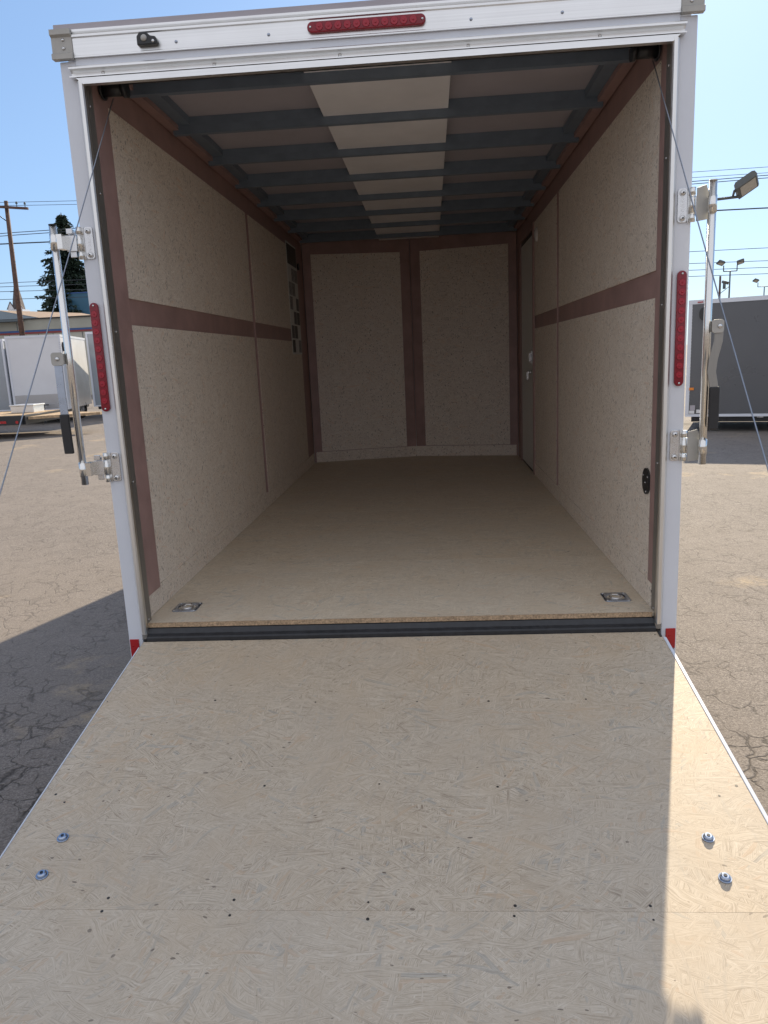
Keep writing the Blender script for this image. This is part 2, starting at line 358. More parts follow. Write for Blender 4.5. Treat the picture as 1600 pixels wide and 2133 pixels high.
m = MB(); m.poly([(-XO-.008, .0, 2.128), (XO+.008, .0, 2.128), (XO+.008, 4.64, 2.128), (0, 4.92, 2.128), (-XO-.008, 4.64, 2.128)]+[(-XO-.008, .0, 2.15), (XO+.008, .0, 2.15), (XO+.008, 4.64, 2.15), (0, 4.92, 2.15), (-XO-.008, 4.64, 2.15)],
       [(4, 3, 2, 1, 0), (5, 6, 7, 8, 9), (0, 1, 6, 5), (1, 2, 7, 6), (2, 3, 8, 7), (3, 4, 9, 8), (4, 0, 5, 9)])
obj('roof', m, 'ceil', T, )
# chassis, wheels and fenders (mostly hidden from the rear)
m = MB()
for s in (-1, 1): m.box(s*.9-.025, s*.9+.025, .05, 4.6, -.14, -.03)
for i in range(11): m.box(-.87, .87, .1+i*.43, .14+i*.43, -.1, -.03)
obj('chassis_frame', m, 'blacksteel', T)
m = MB(); m.tube([(-1.0, 2.35, G+.30), (1.0, 2.35, G+.30)], .03); obj('axle', m, 'blacksteel', T)
def wheel(parent, x, y, r, wd, s):
    m = MB(); pr = [(wd*.5, r*.62), (wd*.5, r*.93), (wd*.38, r), (-wd*.38, r), (-wd*.5, r*.93), (-wd*.5, r*.62)]; n = 28; ringz = []
    for a in range(n):
        t = 2*math.pi*a/n; ringz.append([m.b.verts.new((x+q, y+rr*math.cos(t), G+r+rr*math.sin(t))) for q, rr in pr])
    for a in range(n):
        for j in range(6): f = m.b.faces.new((ringz[a][j], ringz[a][(j+1) % 6], ringz[(a+1) % n][(j+1) % 6], ringz[(a+1) % n][j])); f.smooth = j in (1, 3)
    wv = obj('wheel', m, 'tyre', parent)
    m = MB(); m.tube([(x+s*wd*.1, y, G+r), (x+s*wd*.32, y, G+r)], r*.62, 24); m.tube([(x+s*wd*.32, y, G+r), (x+s*wd*.5, y, G+r)], [r*.2, r*.12], 12); obj('rim', m, 'white', wv)
    return wv
for s in (-1, 1):
    wheel(T, s*1.17, 2.35, .30, .18, s)
    m = MB(); pr = [(-.42, 0), (-.30, .36), (.30, .36), (.42, 0), (.41, 0), (.292, .35), (-.292, .35), (-.41, 0)]
    m.prism(pr, (s*1.05 if s > 0 else -1.28, 2.35, -.12), Y, Z, X, .23); obj('fender', m, 'alum_x', T)

# floor panels and sill
for y0, y1 in ((.012, .818), (.820, 2.04), (2.042, 3.26)):
    m = MB(); m.box(XL, XR, y0, y1, FZ-.018, FZ); obj('floor_panel', m, 'osb_floor', T)
m = MB(); m.prism([(XL, 3.262), (XR, 3.262), (XR, YN), (0, YC), (XL, YN)], (0, 0, FZ-.018), X, Y, Z, .018); obj('floor_panel', m, 'osb_floor', T)
m = MB(); m.box(XL+.01, XR-.012, .006, .0118, FZ-.018, FZ-.0005); obj('floor_edge', m, 'osb_edge', T)
m = MB(); m.prism([(.011, FZ-.020), (.011, FZ-.040), (-.012, -.055), (-.028, -.055), (-.028, -.008), (-.022, -.003), (-.008, .004), (.002, FZ-.0205)], (-.966, 0, 0), Y, Z, X, .966+.965); obj('sill', m, 'blacksteel', T)
m = MB(); m.box(-1.04, 1.04, .0, .05, -.14, -.06); obj('rear_crossmember', m, 'blacksteel', T)

# wall framing (brown primed tubes) behind the chipboard
def frame(x, s):
    xo = x + s*.020; x0, x1 = sorted((x+s*.0065, xo))
    m = MB(); m.box(x0, x1, .075, YN, FZ-.02, CZ+.054); obj('wall_frame', m, 'primer', T)
frame(XL, -1); frame(XR, 1)
def panel(x, s, y0, y1, z0, z1, name='wall_panel', proud=0.):
    a, b = sorted((x - s*proud, x+s*.006))
    m = MB(); m.box(a, b, y0, y1, z0, z1); return obj(name, m, 'osb_side', T)
for y0, y1 in ((.176, 2.293), (2.378, 4.12)):
    panel(XL, -1, y0, y1, FZ+.097, 1.182); panel(XL, -1, y0, y1, 1.283, 1.957)
for y0, y1 in ((.105, 2.19), (2.274, 3.285)):
    panel(XR, 1, y0, y1, FZ+.097, 1.180); panel(XR, 1, y0, y1, 1.275, 1.955)
panel(XL, -1, .060, 4.42, FZ+.001, FZ+.0965, 'kick_board', .004); panel(XR, 1, .060, 3.285, FZ+.001, FZ+.0965, 'kick_board', .004)
# joint strips
for x, s, y0, y1 in ((XL, -1, 2.33, 2.341), (XR, 1, 2.225, 2.236)):
    a, b = sorted((x-s*.004, x+s*.006)); m = MB(); m.box(a, b, y0, y1, FZ+.099, 1.955); obj('joint_strip', m, 'primer', T)
for x, s, zs in ((XL, -1, (.16, .66, 1.16, 1.30, 1.62, 1.94)), (XR, 1, (.16, .66, 1.16, 1.30, 1.62, 1.94))):
    for y in ((.22, 1.05, 2.26, 2.41, 3.2) if s < 0 else (.15, 1.05, 2.16, 2.30, 3.25)):
        for z in zs:
            obj('panel_screw', MB().dome((x+s*.0002, y+random.uniform(-.02, .02), z+random.uniform(-.008, .008)), -s*X, .0042, .002, 8, 2), 'zinc', T)
# front V-nose walls
for s in (-1, 1):
    xc = XL if s < 0 else XR
    a = Vector((xc, YN, 0)); c = Vector((0, YC, 0)); d = (c-a); Ln = d.length; d.normalize(); n = Vector((-d.y, d.x, 0)) * (1 if s < 0 else -1)
    if n.y < 0: n = -n
    def fr(name, a0, a1, z0, z1, o0, o1, mat, tgt=T):
        m = MB(); m.obox(a + d*((a0+a1)/2) + n*((o0+o1)/2) + Z*((z0+z1)/2), d*((a1-a0)/2), n*((o1-o0)/2), Z*((z1-z0)/2)); return obj(name, m, mat, tgt)
    fr('nose_frame', .0, Ln-.001, FZ-.02, CZ+.054, .006, .025, 'primer')
    q = fr('wall_panel', .075, Ln-.095, FZ+.105, 1.975, -.001, .0055, 'osb_front')
    fr('kick_board', .015, Ln-.001, FZ+.001, FZ+.10, -.003, .0055, 'osb_front')
# side door on the right wall
D = obj('side_door', MB().box(XR-.004, XR+.005, 3.352, 4.088, FZ+.022, 1.878), 'door_in', T)
m = MB(); m.box(XR-.012, XR+.0045, 3.288, 3.330, FZ+.001, 1.958).box(XR-.012, XR+.0045, 4.112, 4.150, FZ+.001, 1.958).box(XR-.012, XR+.0045, 3.331, 4.111, 1.915, 1.958); obj('door_frame', m, 'primer', T)
m = MB(); m.box(XR-.001, XR+.0048, 3.331, 3.350, FZ+.012, 1.914).box(XR-.001, XR+.0048, 4.090, 4.111, FZ+.012, 1.914).box(XR-.001, XR+.0048, 3.351, 4.089, 1.880, 1.914).box(XR-.001, XR+.0048, 3.351, 4.089, FZ+.001, FZ+.020); obj('door_seal', m, 'rubber', T)
m = MB(); m.prism(rrect(.032, .115, .012), (XR-.005, 3.41, .965), Y, Z, -X, .010); m.box(XR-.032, XR-.013, 3.402, 3.418, .93, 1.00, .003); obj('latch_handle', m, 'zinc', D)
m = MB(); m.tube([(XR-.004, 3.45, .845), (XR-.03, 3.45, .845)], [.018, .014]); m.box(XR-.045, XR-.03, 3.446, 3.454, .79, .85); obj('door_lock', m, 'zinc', D)
m = MB(); m.dome((XR-.0005, 3.14, 1.845), -X, .052, .022, 24, 5); obj('dome_lamp', m, 'lens', T)
# oval flow-through vent low on the right wall
m = MB(); m.prism([(.044*math.cos(t), .050*math.sin(t)) for t in [2*math.pi*i/28 for i in range(28)]], (XR-.0005, .157, .512), Y, Z, -X, .008); V = obj('wall_vent', m, 'black', T)
for dy, dz in ((-.030, .02), (.0, -.005), (.028, .02), (-.012, -.038)):
    obj('screw', MB().dome((XR-.0085, .157+dy, .512+dz), -X, .004, .003, 8, 2), 'zinc', V)

# ceiling
m = MB(); m.prism([(XL, .02), (XR, .02), (XR, YN), (0, YC), (XL, YN)], (0, 0, 2.118), X, Y, Z, .008); obj('ceiling_panel', m, 'ceil', T)
m = MB(); m.box(-.276, .278, .05, 4.62, 2.0805, 2.083); obj('ceiling_strip', m, 'ceil_strip', T)
bow0 = None
for y in (.379, .907, 1.457, 2.012, 2.588, 3.143, 3.698, 4.263):
    if bow0 is None: bow0 = obj('roof_bow', MB().box(XL+.02, XR-.02, y, y+.030, 2.046, 2.0803), 'bow', T); by = y
    else: copy_part(bow0, T, (0, y-by, 0))
yb = [.379, .907, 1.457, 2.012, 2.588, 3.143, 3.698, 4.263]; sb = []
for s in (-1, 1):   # upper flange of each bow, seen where the strip does not cover it
    first = None
    for y in yb:
        x0, x1 = (XL+.02, -.277) if s < 0 else (.279, XR-.02)
        if first is None: first = obj('bow_flange', MB().box(x0, x1, y+.001, y+.029, 2.0805, 2.1175), 'bow', T); fy = y
        else: copy_part(first, T, (0, y-fy, 0))
for s, x in ((-1, XL), (1, XR)):
    a, b = sorted((x-s*.0005, x-s*.045)); obj('top_rail', MB().box(a, b, .09, 4.45, 2.064, 2.1175), 'primer', T)
    a, b = sorted((x-s*.0455, x-s*.10)); obj('rail_shade_strip', MB().box(a, b, .09, 4.43, 2.085, 2.1175), 'bow', T)  # added dark strip standing in for the shade along the ceiling edge
for x, y in ((-.135, .20), (.108, .20)):
    m = MB(); m.tube([(x, y, 2.079), (x, y, 2.050)], [.009, .021], 14); m.tube([(x, y, 2.050), (x, y, 2.036)], [.021, .013], 14); obj('wire_cap', m, 'red_cap', T)
m = MB(); m.tube([(x/100, .19+.006*math.sin(x*.9), 2.0785) for x in range(-20, -13)], .0025, 6); obj('lead_wire', m, 'black', T)
# sheet of photos / notices on the left wall near the nose: plain grey picture blocks
N = obj('notice_sheet', MB().box(XL-.001, XL+.0035, 3.66, 4.115, 1.075, 1.985), 'door_in', T)
tones_ = [.05, .16, .30, .10, .22]
for i in range(5):
    tn = simple('picture_tone', (tones_[i],)*3, .5, var=.3, nscale=40); tones_[i] = tn
for r_ in range(6):
    for c_ in range(3):
        if (r_*2+c_) % 3 == 1: continue
        y0 = 3.675+c_*.146; z0 = 1.09+r_*.118
        obj('picture_block', MB().box(XL+.0037, XL+.0047, y0, y0+.13, z0, z0+.105), tones_[(r_*3+c_*2) % 5], N)
obj('picture_block', MB().box(XL+.0037, XL+.0047, 3.675, 4.10, 1.81, 1.97), tones_[0], N)
obj('dark_hook', MB().tube([(XL+.006, 4.15, 1.83), (XL+.02, 4.15, 1.83)], .03, 14), 'black', T)

# rear frame: posts, header
for s in (-1, 1):
    a, b = sorted((s*.9915, s*XO))
    P = bev(obj('rear_post', MB().box(a, b, 0., .069, -.125, 2.037), 'white', T), .004, 3)
    x0, x1 = sorted((s*.9912, (XL-.001 if s < 0 else XR+.001)))
    # inner jamb: dull aluminium strip then primed tube
    a, b = sorted((s*.9665, s*.9912)); obj('jamb', MB().box(a, b, -.003, .045, -.02, 2.012), 'alum_dull', T)
    xi = XL if s < 0 else XR
    if s < 0: obj('jamb_tube', MB().box(-.9905, -.9670, .0455, .1745, FZ+.097, 2.06), 'primer', T)
    else: obj('jamb_tube', MB().box(.9670, .9905, .0455, .1040, FZ+.097, 2.06), 'primer', T)
    # bright trim, three long facets
    m = MB(); pr = [(.9655, -.0035), (.9655, -.020), (.9690, -.026), (.9810, -.024), (.9870, -.016), (.9910, -.010), (.9910, -.0035)]
    m.prism([(s*u, v) for u, v in pr], (0, 0, .006), X, Y, Z, 1.962); obj('door_trim', m, 'alum_z', T)
    for z in (.055, .60, 1.15, 1.62, 1.90):
        obj('jamb_screw', MB().dome((s*.9662, .018, z), -s*X, .005, .003, 8, 2), 'zinc', T)
    # corner cap
    m = MB(); m.prism([(0, 2.128), (-.024, 2.128), (-.024, 2.112), (-.014, 2.106), (-.014, 2.060), (-.024, 2.054), (-.024, 2.038), (0, 2.038)], (s*1.062, 0, 0), Y, Z, -s*X, .070)
    cap = obj('corner_cap', m, 'grey_cast', T)
    for z in (2.098, 2.072): obj('rivet', MB().dome((s*1.022, -.0142, z), -Y, .006, .004, 10, 2), 'zinc', cap)
# header extrusions
m = MB(); m.prism([(.03, 2.127), (-.014, 2.127), (-.014, 2.120), (-.008, 2.116), (-.016, 2.111), (-.016, 2.104), (-.011, 2.101), (-.011, 2.049), (-.014, 2.046), (-.014, 2.042), (.03, 2.042)], (-.991, 0, 0), Y, Z, X, 1.982)
H = obj('roof_rail', m, 'alum_x', T)
obj('header_band', MB().box(-.9910, .9910, -.004, .05, 2.0135, 2.0415), 'white', T)
m = MB(); m.prism([(.04, 2.013), (-.026, 2.013), (-.030, 2.009), (-.030, 2.003), (-.014, 2.002), (-.006, 1.996), (-.006, 1.990), (-.014, 1.984), (-.028, 1.982), (-.028, 1.978), (-.0045, 1.978), (-.0045, 1.985), (.04, 1.985)], (-1.008, 0, 0), Y, Z, X, 2.014)
obj('drip_rail', m, 'alum_x', T)
m = MB(); m.prism([(-.988, 1.976), (.988, 1.976), (.9655, 1.9565), (-.9655, 1.9565)], (0, -.0255, 0), X, Z, Y, .022); obj('door_trim', m, 'alum_x', T)
obj('header_tube', MB().box(-.9668, .9668, -.003, .030, 1.968, 2.060), 'primer', T)
for x in (-.90, -.52, -.10, .32, .74): obj('header_screw', MB().dome((x, -.0065, 1.993), Vector((0, -1, -.1)), .0062, .004, 10, 2), 'zinc', T)
for x in (-.64, -.33, .33, .62): obj('header_screw', MB().dome((x, -.0112, 2.068), -Y, .0055, .005, 10, 2), 'zinc_blue', T)
for x in (-.96, -.55, -.10, .42, .93): obj('jamb_screw', MB().dome((x, .02, 1.9698), -Z, .004, .003, 8, 2), 'zinc', T)
# rear torsion roller ends and lift cables
for s in (-1, 1):
    m = MB(); m.tube([(s*.962, .125, 1.985), (s*.955, .125, 1.985)], .034, 20); m.tube([(s*.955, .125, 1.985), (s*.885, .125, 1.985)], .024, 18); m.tube([(s*.885, .125, 1.985), (s*.872, .125, 1.985)], .030, 18)
    obj('spring_drum', m, 'black', T)
m = MB(); m.tube([(-.872, .125, 2.004), (.872, .125, 2.004)], .007, 12); obj('spring_shaft', m, 'blacksteel', T)

# lights on the rear frame
def marker(parent, c, u, v, length, wid, leds, name, mat_led='red_led'):
    """pill-shaped lens: long axis u, short axis v, on the face y = c.y"""
    c, u, v = Vector(c), Vector(u), Vector(v); r = wid/2; half = length/2-r
    pts = [(half+r*math.cos(t), r*math.sin(t)) for t in [-math.pi/2+math.pi*i/10 for i in range(11)]] + [(-half+r*math.cos(t), r*math.sin(t)) for t in [math.pi/2+math.pi*i/10 for i in range(11)]]
    m = MB(); m.prism(pts, c, u, v, -Y, .012); Lg = bev(obj(name, m, 'red_lens', parent), .004, 3)
    m = MB(); m.prism([(a*.985, b*.74) for a, b in pts], c - Y*.0122, u, v, -Y, .0035)
    nl = leds; span = length-wid*1.5; first = None
    for i in range(nl):
        pnt = c + u*(-span/2+span*(i+.5)/nl) - Y*.0124
        if first is None:
            mm = MB(); mm.tube([pnt, pnt-Y*.0022], [wid*.36, wid*.33], 18); mm.dome(pnt-Y*.0022, -Y, wid*.12, .0018, 10, 3); first = obj('led', mm, mat_led, Lg); p0 = pnt
        else: copy_part(first, Lg, pnt-p0)
    for sgn in (-1, 1): obj('screw', MB().dome(c+u*sgn*(half+r*.35)-Y*.0124, -Y, .0042, .003, 10, 2), 'zinc', Lg)
    return Lg
marker(T, (-1.0265, -.0005, 1.060), Z, X, .386, .032, 11, 'tail_light')
marker(T, (1.0225, -.0005, 1.065), Z, X, .386, .032, 11, 'tail_light')
marker(T, (-.008, -.0113, 2.076), X, Z, .386, .034, 11, 'brake_light')
# small black licence / camera lamp
m = MB(); m.prism([(-.033, -.014), (.030, -.014), (.036, -.006), (.030, .010), (.012, .013), (.002, .024), (-.024, .024), (-.033, .012)], (-.733, -.0112, 2.073), X, Z, -Y, .020)
L = bev(obj('licence_lamp', m, 'black', T), .003)
m = MB(); m.dome((-.741, -.0315, 2.079), -Y, .011, .006, 12, 3); obj('lamp_lens', m, 'grey_cast', L)
m = MB(); m.dome((-.711, -.0315, 2.068), -Y, .006, .004, 10, 2); obj('screw', m, 'zinc', L)
# red reflectors at the feet of the posts
for s in (-1, 1):
    a, b = sorted((s*1.008, s*1.044)); bev(obj('reflector', MB().box(a, b, -.0035, -.0003, -.098, -.020), 'red_tape', T), .003)

# ---- bar locks on both sides
def text_mesh(body, size, ext):
    cu = bpy.data.curves.new('lettering', 'FONT'); cu.body = body; cu.size = size; cu.extrude = ext; cu.align_x = 'CENTER'; cu.align_y = 'CENTER'
    to = bpy.data.objects.new('lettering', cu); C.objects.link(to)
    dg = bpy.context.evaluated_depsgraph_get(); me = bpy.data.meshes.new_from_object(to.evaluated_get(dg))
    bpy.data.objects.remove(to); bpy.data.curves.remove(cu); return me
TXT = text_mesh('IMPERIAL', .016, .0006); TXT.materials.append(MT['zinc'])
def hinge(parent, s, zc, fold):
    H_ = obj('lock_hinge', MB().prism(rrect(.032, .108, .009), (s*1.017, -.0004, zc), s*X, Z, -Y, .0055), 'zinc', parent)
    bev(H_, .0015)
    for dz in (-.040, .040):
        mm = MB(); mm.tube([(s*1.017, -.006, zc+dz), (s*1.017, -.009, zc+dz)], .0105, 18); mm.dome((s*1.017, -.009, zc+dz), -Y, .0095, .005, 16, 4); bo = obj('bolt', mm, 'zinc', H_)
        mm = MB(); mm.tube([(s*1.017, -.0132, zc+dz), (s*1.017, -.0150, zc+dz)], .0032, 6); obj('hex_socket', mm, 'black', bo)
    to = bpy.data.objects.new('lettering', TXT); C.objects.link(to); to.parent = H_; to.location = Vector((s*1.017, -.0062, zc)) - wpos(H_); to.rotation_euler = (R(90), R(90), 0)
    # knuckles
    xk = s*1.047
    for z0, z1 in ((zc-.054, zc-.029), (zc-.027, zc+.027), (zc+.029, zc+.054)):
        mm = MB(); mm.tube([(xk, -.013, z0), (xk, -.013, z1)], .0092, 16); obj('knuckle', mm, 'steel', H_)
    a, b = sorted((s*1.033, s*1.044)); mm = MB(); mm.box(a, b, -.0065, -.0012, zc-.054, zc+.054); obj('leaf', mm, 'zinc', H_)
    # strap to the bar, with folded cam keeper
    a, b = sorted((s*1.055, s*1.092)); mm = MB(); mm.box(a, b, -.022, -.017, zc-.027, zc+.027); bev(obj('strap', mm, 'zinc', H_), .0015)
    a, b = sorted((s*1.063, s*1.085))
    mm = MB()
    if fold: mm.prism([(1.056, -.055), (1.080, -.052), (1.095, -.050), (1.095, .032), (1.086, .058), (1.056, .050)] if s > 0 else [(-1.056, -.055), (-1.080, -.052), (-1.087, -.030), (-1.087, .032), (-1.080, .058), (-1.056, .050)], (0, -.0225, zc), X, Z, -Y, .004)
    else: mm.box(a, b, -.030, -.0225, zc+.030, zc+.048).box(a, b, -.014, -.008, zc-.046, zc+.040)
    bev(obj('keeper', mm, 'grey_cast' if fold else 'zinc', H_), .0015)
    return H_
def bar_lock(s, x, zt, zb, hz):
    B = obj('lock_bar', MB().tube([(s*x, -.05, zb), (s*x, -.05, zt)], .0128, 20), 'steel', T)
    obj('end_plug', MB().tube([(s*x, -.05, zt+.0003), (s*x, -.05, zt+.004)], .0134, 20), 'rubber' if s < 0 else 'steel', B)
    for z in (.662, 1.458):     # bearing brackets joining bar and strap
        a, b = sorted((s*1.090, s*(x-.010))); mm = MB(); mm.box(a, b, -.058, -.016, z-.024, z+.024)
        mm.tube([(s*x, -.05, z-.026), (s*x, -.05, z+.026)], .0145, 20); obj('bar_bracket', mm, 'steel', B)
    # handle bracket, lever and grip hanging on the outboard side
    xh = s*(x+.038)
    a, b = sorted((s*(x+.012), s*(x+.054)))
    if s < 0: br = MB().prism(rrect(.046, .046, .010), (s*(x+.032), -.072, hz), X, Z, -Y, .004).box(a+.02, b, -.0718, -.04, hz-.018, hz+.018)
    else: br = MB().prism(rrect(.040, .044, .010), (s*(x+.026), -.072, hz), X, Z, -Y, .004).box(a, b-.02, -.0718, -.04, hz-.018, hz+.018)
    hb = bev(obj('handle_bracket', br, 'grey_cast', B), .0012)
    obj('rivet', MB().dome((s*(x+.032), -.0762, hz), -Y, .008, .005, 14, 3), 'zinc', hb)
    if s < 0: path = [(.035, .0), (.036, -.05), (.037, -.12), (.036, -.19), (.037, -.215)]; gp = [(.037, -.195), (.038, -.23), (.037, -.30), (.036, -.338)]
    else: path = [(.034, .0), (.032, -.05), (.018, -.11), (.014, -.15), (.022, -.19), (.026, -.215)]; gp = [(.026, -.200), (.026, -.24), (.027, -.30), (.026, -.345)]
    def strip(pth, wd, th, y0):
        mm = MB(); r = []
        for u_, v_ in pth: r.append([mm.b.verts.new((s*(x+u_)+dx*wd, y0+dy*th, hz+v_)) for dx, dy in ((-1, -1), (1, -1), (1, 1), (-1, 1))])
        for i in range(len(r)-1):
            for j in range(4): mm.b.faces.new((r[i][j], r[i][(j+1) % 4], r[i+1][(j+1) % 4], r[i+1][j]))
        mm.b.faces.new(r[0]); mm.b.faces.new(r[-1][::-1]); return mm
    lv = obj('handle', strip(path, .0145, .003, -.066), 'zinc_blue' if s < 0 else 'alum_dull', B); bev(lv, .0015)  # right lever gets a darker metal colour for its shade
    bev(obj('grip', strip(gp, .0165, .0075, -.066), 'rubber', lv), .004, 3)
    return B
hinge(T, -1, 1.455, False); hinge(T, -1, .662, False); hinge(T, 1, 1.465, True); hinge(T, 1, .664, True)
bar_lock(-1, 1.120, 1.512, .606, 1.062); bar_lock(1, 1.098, 1.528, .602, 1.068)

# ---- recessed tie-down rings in the floor
for s, cx_, cy_ in ((-1, -.868, .187), (1, .868, .187)):
    wq, hq, ir = .0505, .0545, .036; m = MB(); n = 32; z0 = FZ+.003
    outl = []
    for i in range(n):
        t = 2*math.pi*i/n+math.pi/n; c_, s_ = math.cos(t), math.sin(t); k_ = 1/max(abs(c_), abs(s_)); k_ = min(k_, 1.3); outl.append((cx_+c_*k_*wq, cy_+s_*k_*hq))
    A = [m.b.verts.new((x, y, FZ+.0002)) for x, y in outl]; B_ = [m.b.verts.new((x, y, z0)) for x, y in outl]
    prof = [(ir, z0+.0005), (ir*.93, z0-.004), (ir*.75, FZ-.0135), (ir*.4, FZ-.0165)]; prev = B_
    for j in range(n): m.b.faces.new((A[j], A[(j+1) % n], B_[(j+1) % n], B_[j]))
    for rr, zz in prof:
        ring = [m.b.verts.new((cx_+rr*math.cos(2*math.pi*i/n+math.pi/n), cy_+rr*math.sin(2*math.pi*i/n+math.pi/n), zz)) for i in range(n)]
        for j in range(n): f = m.b.faces.new((prev[j], prev[(j+1) % n], ring[(j+1) % n], ring[j])); f.smooth = True
        prev = ring
    m.b.faces.new(prev)
    pan = obj('tie_down_pan', m, 'zinc_blue', T)
    m = MB(); m.tube([(cx_+.023*math.cos(t), cy_-.002+.023*math.sin(t), FZ+.0035) for t in [2*math.pi*i/24 for i in range(25)]], .0042, 10, False); obj('tie_down_ring', m, 'zinc', pan)
    m = MB(); m.box(cx_-.012, cx_+.012, cy_+.014, cy_+.030, FZ+.003, FZ+.0095, .002); obj('ring_clamp', m, 'zinc', pan)
    for dx, dy in ((-1, -1), (1, -1), (1, 1), (-1, 1)): obj('screw', MB().dome((cx_+dx*.041, cy_+dy*.045, z0), Z, .0055, .003, 10, 2), 'zinc', pan)

# ---- ramp door
SL = .1742; ra = math.atan(SL); rd = Vector((0, -math.cos(ra), -math.sin(ra))); rn = Vector((0, -math.sin(ra), math.cos(ra)))
ro = Vector((0, -.0315, -.0155-.0315*SL)); RW = .978; RL = 1.93
def rp(x, d, h=0.): return ro + X*x + rd*d + rn*h
RD = obj('ramp_door', MB().obox((rp(0, RL/2, -.035)), X*(RW), rd*(RL/2), rn*.012), 'white', T)
m = MB(); m.obox(rp(0, (1.2005)/2, -.0115), X*RW, rd*(1.2005/2), rn*.0114); obj('ramp_panel', m, 'osb_ramp', RD, origin=rp(0, 0))
m = MB(); m.obox(rp(0, (1.2010+RL)/2, -.0117), X*RW, rd*((RL-1.2010)/2), rn*.0114); obj('ramp_panel', m, 'osb_ramp', RD, origin=rp(0, 0))
for s, wd in ((-1, .002), (1, .0055)):
    m = MB(); m.obox(rp(s*(RW+.0004+wd), RL/2+.02, -.022), X*wd, rd*(RL/2-.02), rn*.0245); bev(obj('edge_trim', m, 'white', RD), .0015)
m = MB(); m.obox(rp(RW-.006, .018, -.004), X*.004, rd*.018, rn*.007); obj('corner_gasket', m, 'rubber', RD)
m = MB(); m.tube([rp(-.95, -.012, -.028), rp(.95, -.012, -.028)], .012, 12); obj('hinge_tube', m, 'blacksteel', RD)
fl = MB(); fl.prism([(-.96, 0), (.96, 0), (.93, .30), (-.93, .30)], ro + rd*(RL+.004) - rn*.022, X, Vector((0, -1, -.01)).normalized(), Z, .012); obj('ramp_flap', fl, 'wood_deck', RD)
for x, d in ((-.843, .984), (-.841, 1.104), (.816, .988), (.813, 1.110)):
    m = MB(); m.tube([rp(x, d, .0002), rp(x, d, .004)], .0150, 22); m.tube([rp(x, d, .004), rp(x, d, .0095), rp(x, d, .011)], [.0125, .0105, .008], 22)
    b_ = obj('bolt', m, 'zinc_blue', RD); m = MB(); m.tube([rp(x, d, .0112), rp(x, d, .0122)], .0042, 6); obj('hex_socket', m, 'black', b_)
rs = random.Random(3)
HOLES = [(-0.959, -0.008), (-0.629, 0.001), (-0.533, -0.002), (-0.057, -0.012), (0.655, -0.001), (0.955, 0.02), (-0.966, 0.383), (-0.593, 0.384), (-0.25, 0.402), (0.086, 0.407), (0.318, 0.41), (0.63, 0.407), (-0.94, 0.821), (-0.9, 0.852), (-0.342, 0.792), (-0.016, 0.788), (0.313, 0.802), (0.953, 0.804), (0.895, 0.841), (-0.645, 1.169), (-0.338, 1.173), (-0.019, 1.178), (0.319, 1.186), (0.622, 1.185), (0.314, 1.213), (0.619, 1.221), (-0.017, 1.223), (-0.338, 1.215), (-0.646, 1.206)]
for x, d in HOLES:
    r_ = rs.uniform(.0026, .0042); m = MB(); m.tube([rp(x, d, .0001), rp(x, d, .0004)], r_, 10); obj('screw', m, 'screw', RD)
# lift cables from the drums to the ramp edges
for s in (-1, 1):
    a = Vector((s*(.944 if s > 0 else .925), .125, 1.955)); b = rp(s*.998, 1.66, .012); n = 24; pts = []
    for i in range(n+1): t = i/n; q = a.lerp(b, t); q.z -= .018*math.sin(math.pi*t); pts.append(q)
    m = MB(); m.tube(pts, .0019, 8); obj('lift_cable', m, 'cable', T)
    m = MB(); m.obox(rp(s*1.003, 1.66, .002), X*.003, rd*.03, rn*.02); obj('cable_bracket', m, 'zinc', RD)

# ------------------------------------------------------------------ other trailers
def box_trailer(label, o, ang, W, L, z0, z1, mat, guard=True, wheels=True, extras=None, group='enclosed trailers parked across the lot'):
    """o = near left corner of the face that looks at us; ang turns it about z; W wide, L deep"""
    t = thing('parked_trailer', label, 'trailer', (o[0], o[1], G), group)
    u = Vector((math.cos(ang), math.sin(ang), 0)); v = Vector((-math.sin(ang), math.cos(ang), 0)); oo = Vector((o[0], o[1], 0))
    def B(name, a0, a1, b0, b1, c0, c1, mat_, par=t, bv=0.):
        m = MB(); m.obox(oo+u*((a0+a1)/2)+v*((b0+b1)/2)+Z*((c0+c1)/2), u*((a1-a0)/2), v*((b1-b0)/2), Z*((c1-c0)/2)); q = obj(name, m, mat_, par)
        return bev(q, bv) if bv else q
    body = B('body', 0, W, 0, L, z0, z1, mat, bv=.01)
    B('roof_trim', -.012, W+.012, -.012, L+.012, z1-.045, z1+.02, 'white')
    B('bottom_rail', -.008, W+.008, -.008, L+.008, z0-.03, z0+.012, 'white')
    for a0 in (-.01, W-.045): B('corner_trim', a0, a0+.055, -.010, .045, z0+.013, z1-.046, 'white')
    B('chassis', .08, W-.08, .1, L-.1, z0-.12, z0-.031, 'blacksteel')
    return t, B, oo, u, v
t, B, oo, u, v = box_trailer('white enclosed trailer with diamond plate stone guard, left of the open trailer', (-11.55, 17.9), R(13.5), 1.43, 3.3, .0, 2.03, 'trailer_white')
sg = B('stone_guard', .06, 1.37, -.022, -.0125, .03, .42, 'diamond')
for i in range(16): B('rivet', 1.405+.0, 1.413, -.016, -.011, 1.0+i*.055, 1.012+i*.055, 'black')
B('door_hatch', 1.431, 1.436, .55, 1.25, .3, 1.7, 'trailer_white')
m = MB(); m.prism([(.10*math.cos(q), .13*math.sin(q)) for q in [2*math.pi*i/16 for i in range(16)]], oo+u*1.4305+v*.24+Z*1.72, v, Z, u, .05); obj('side_vent', m, 'black', t)
B('jack', .80, .86, -.30, -.24, -.38, .12, 'blacksteel'); B('jack_handle', .72, .98, -.29, -.25, .122, .15, 'blacksteel')
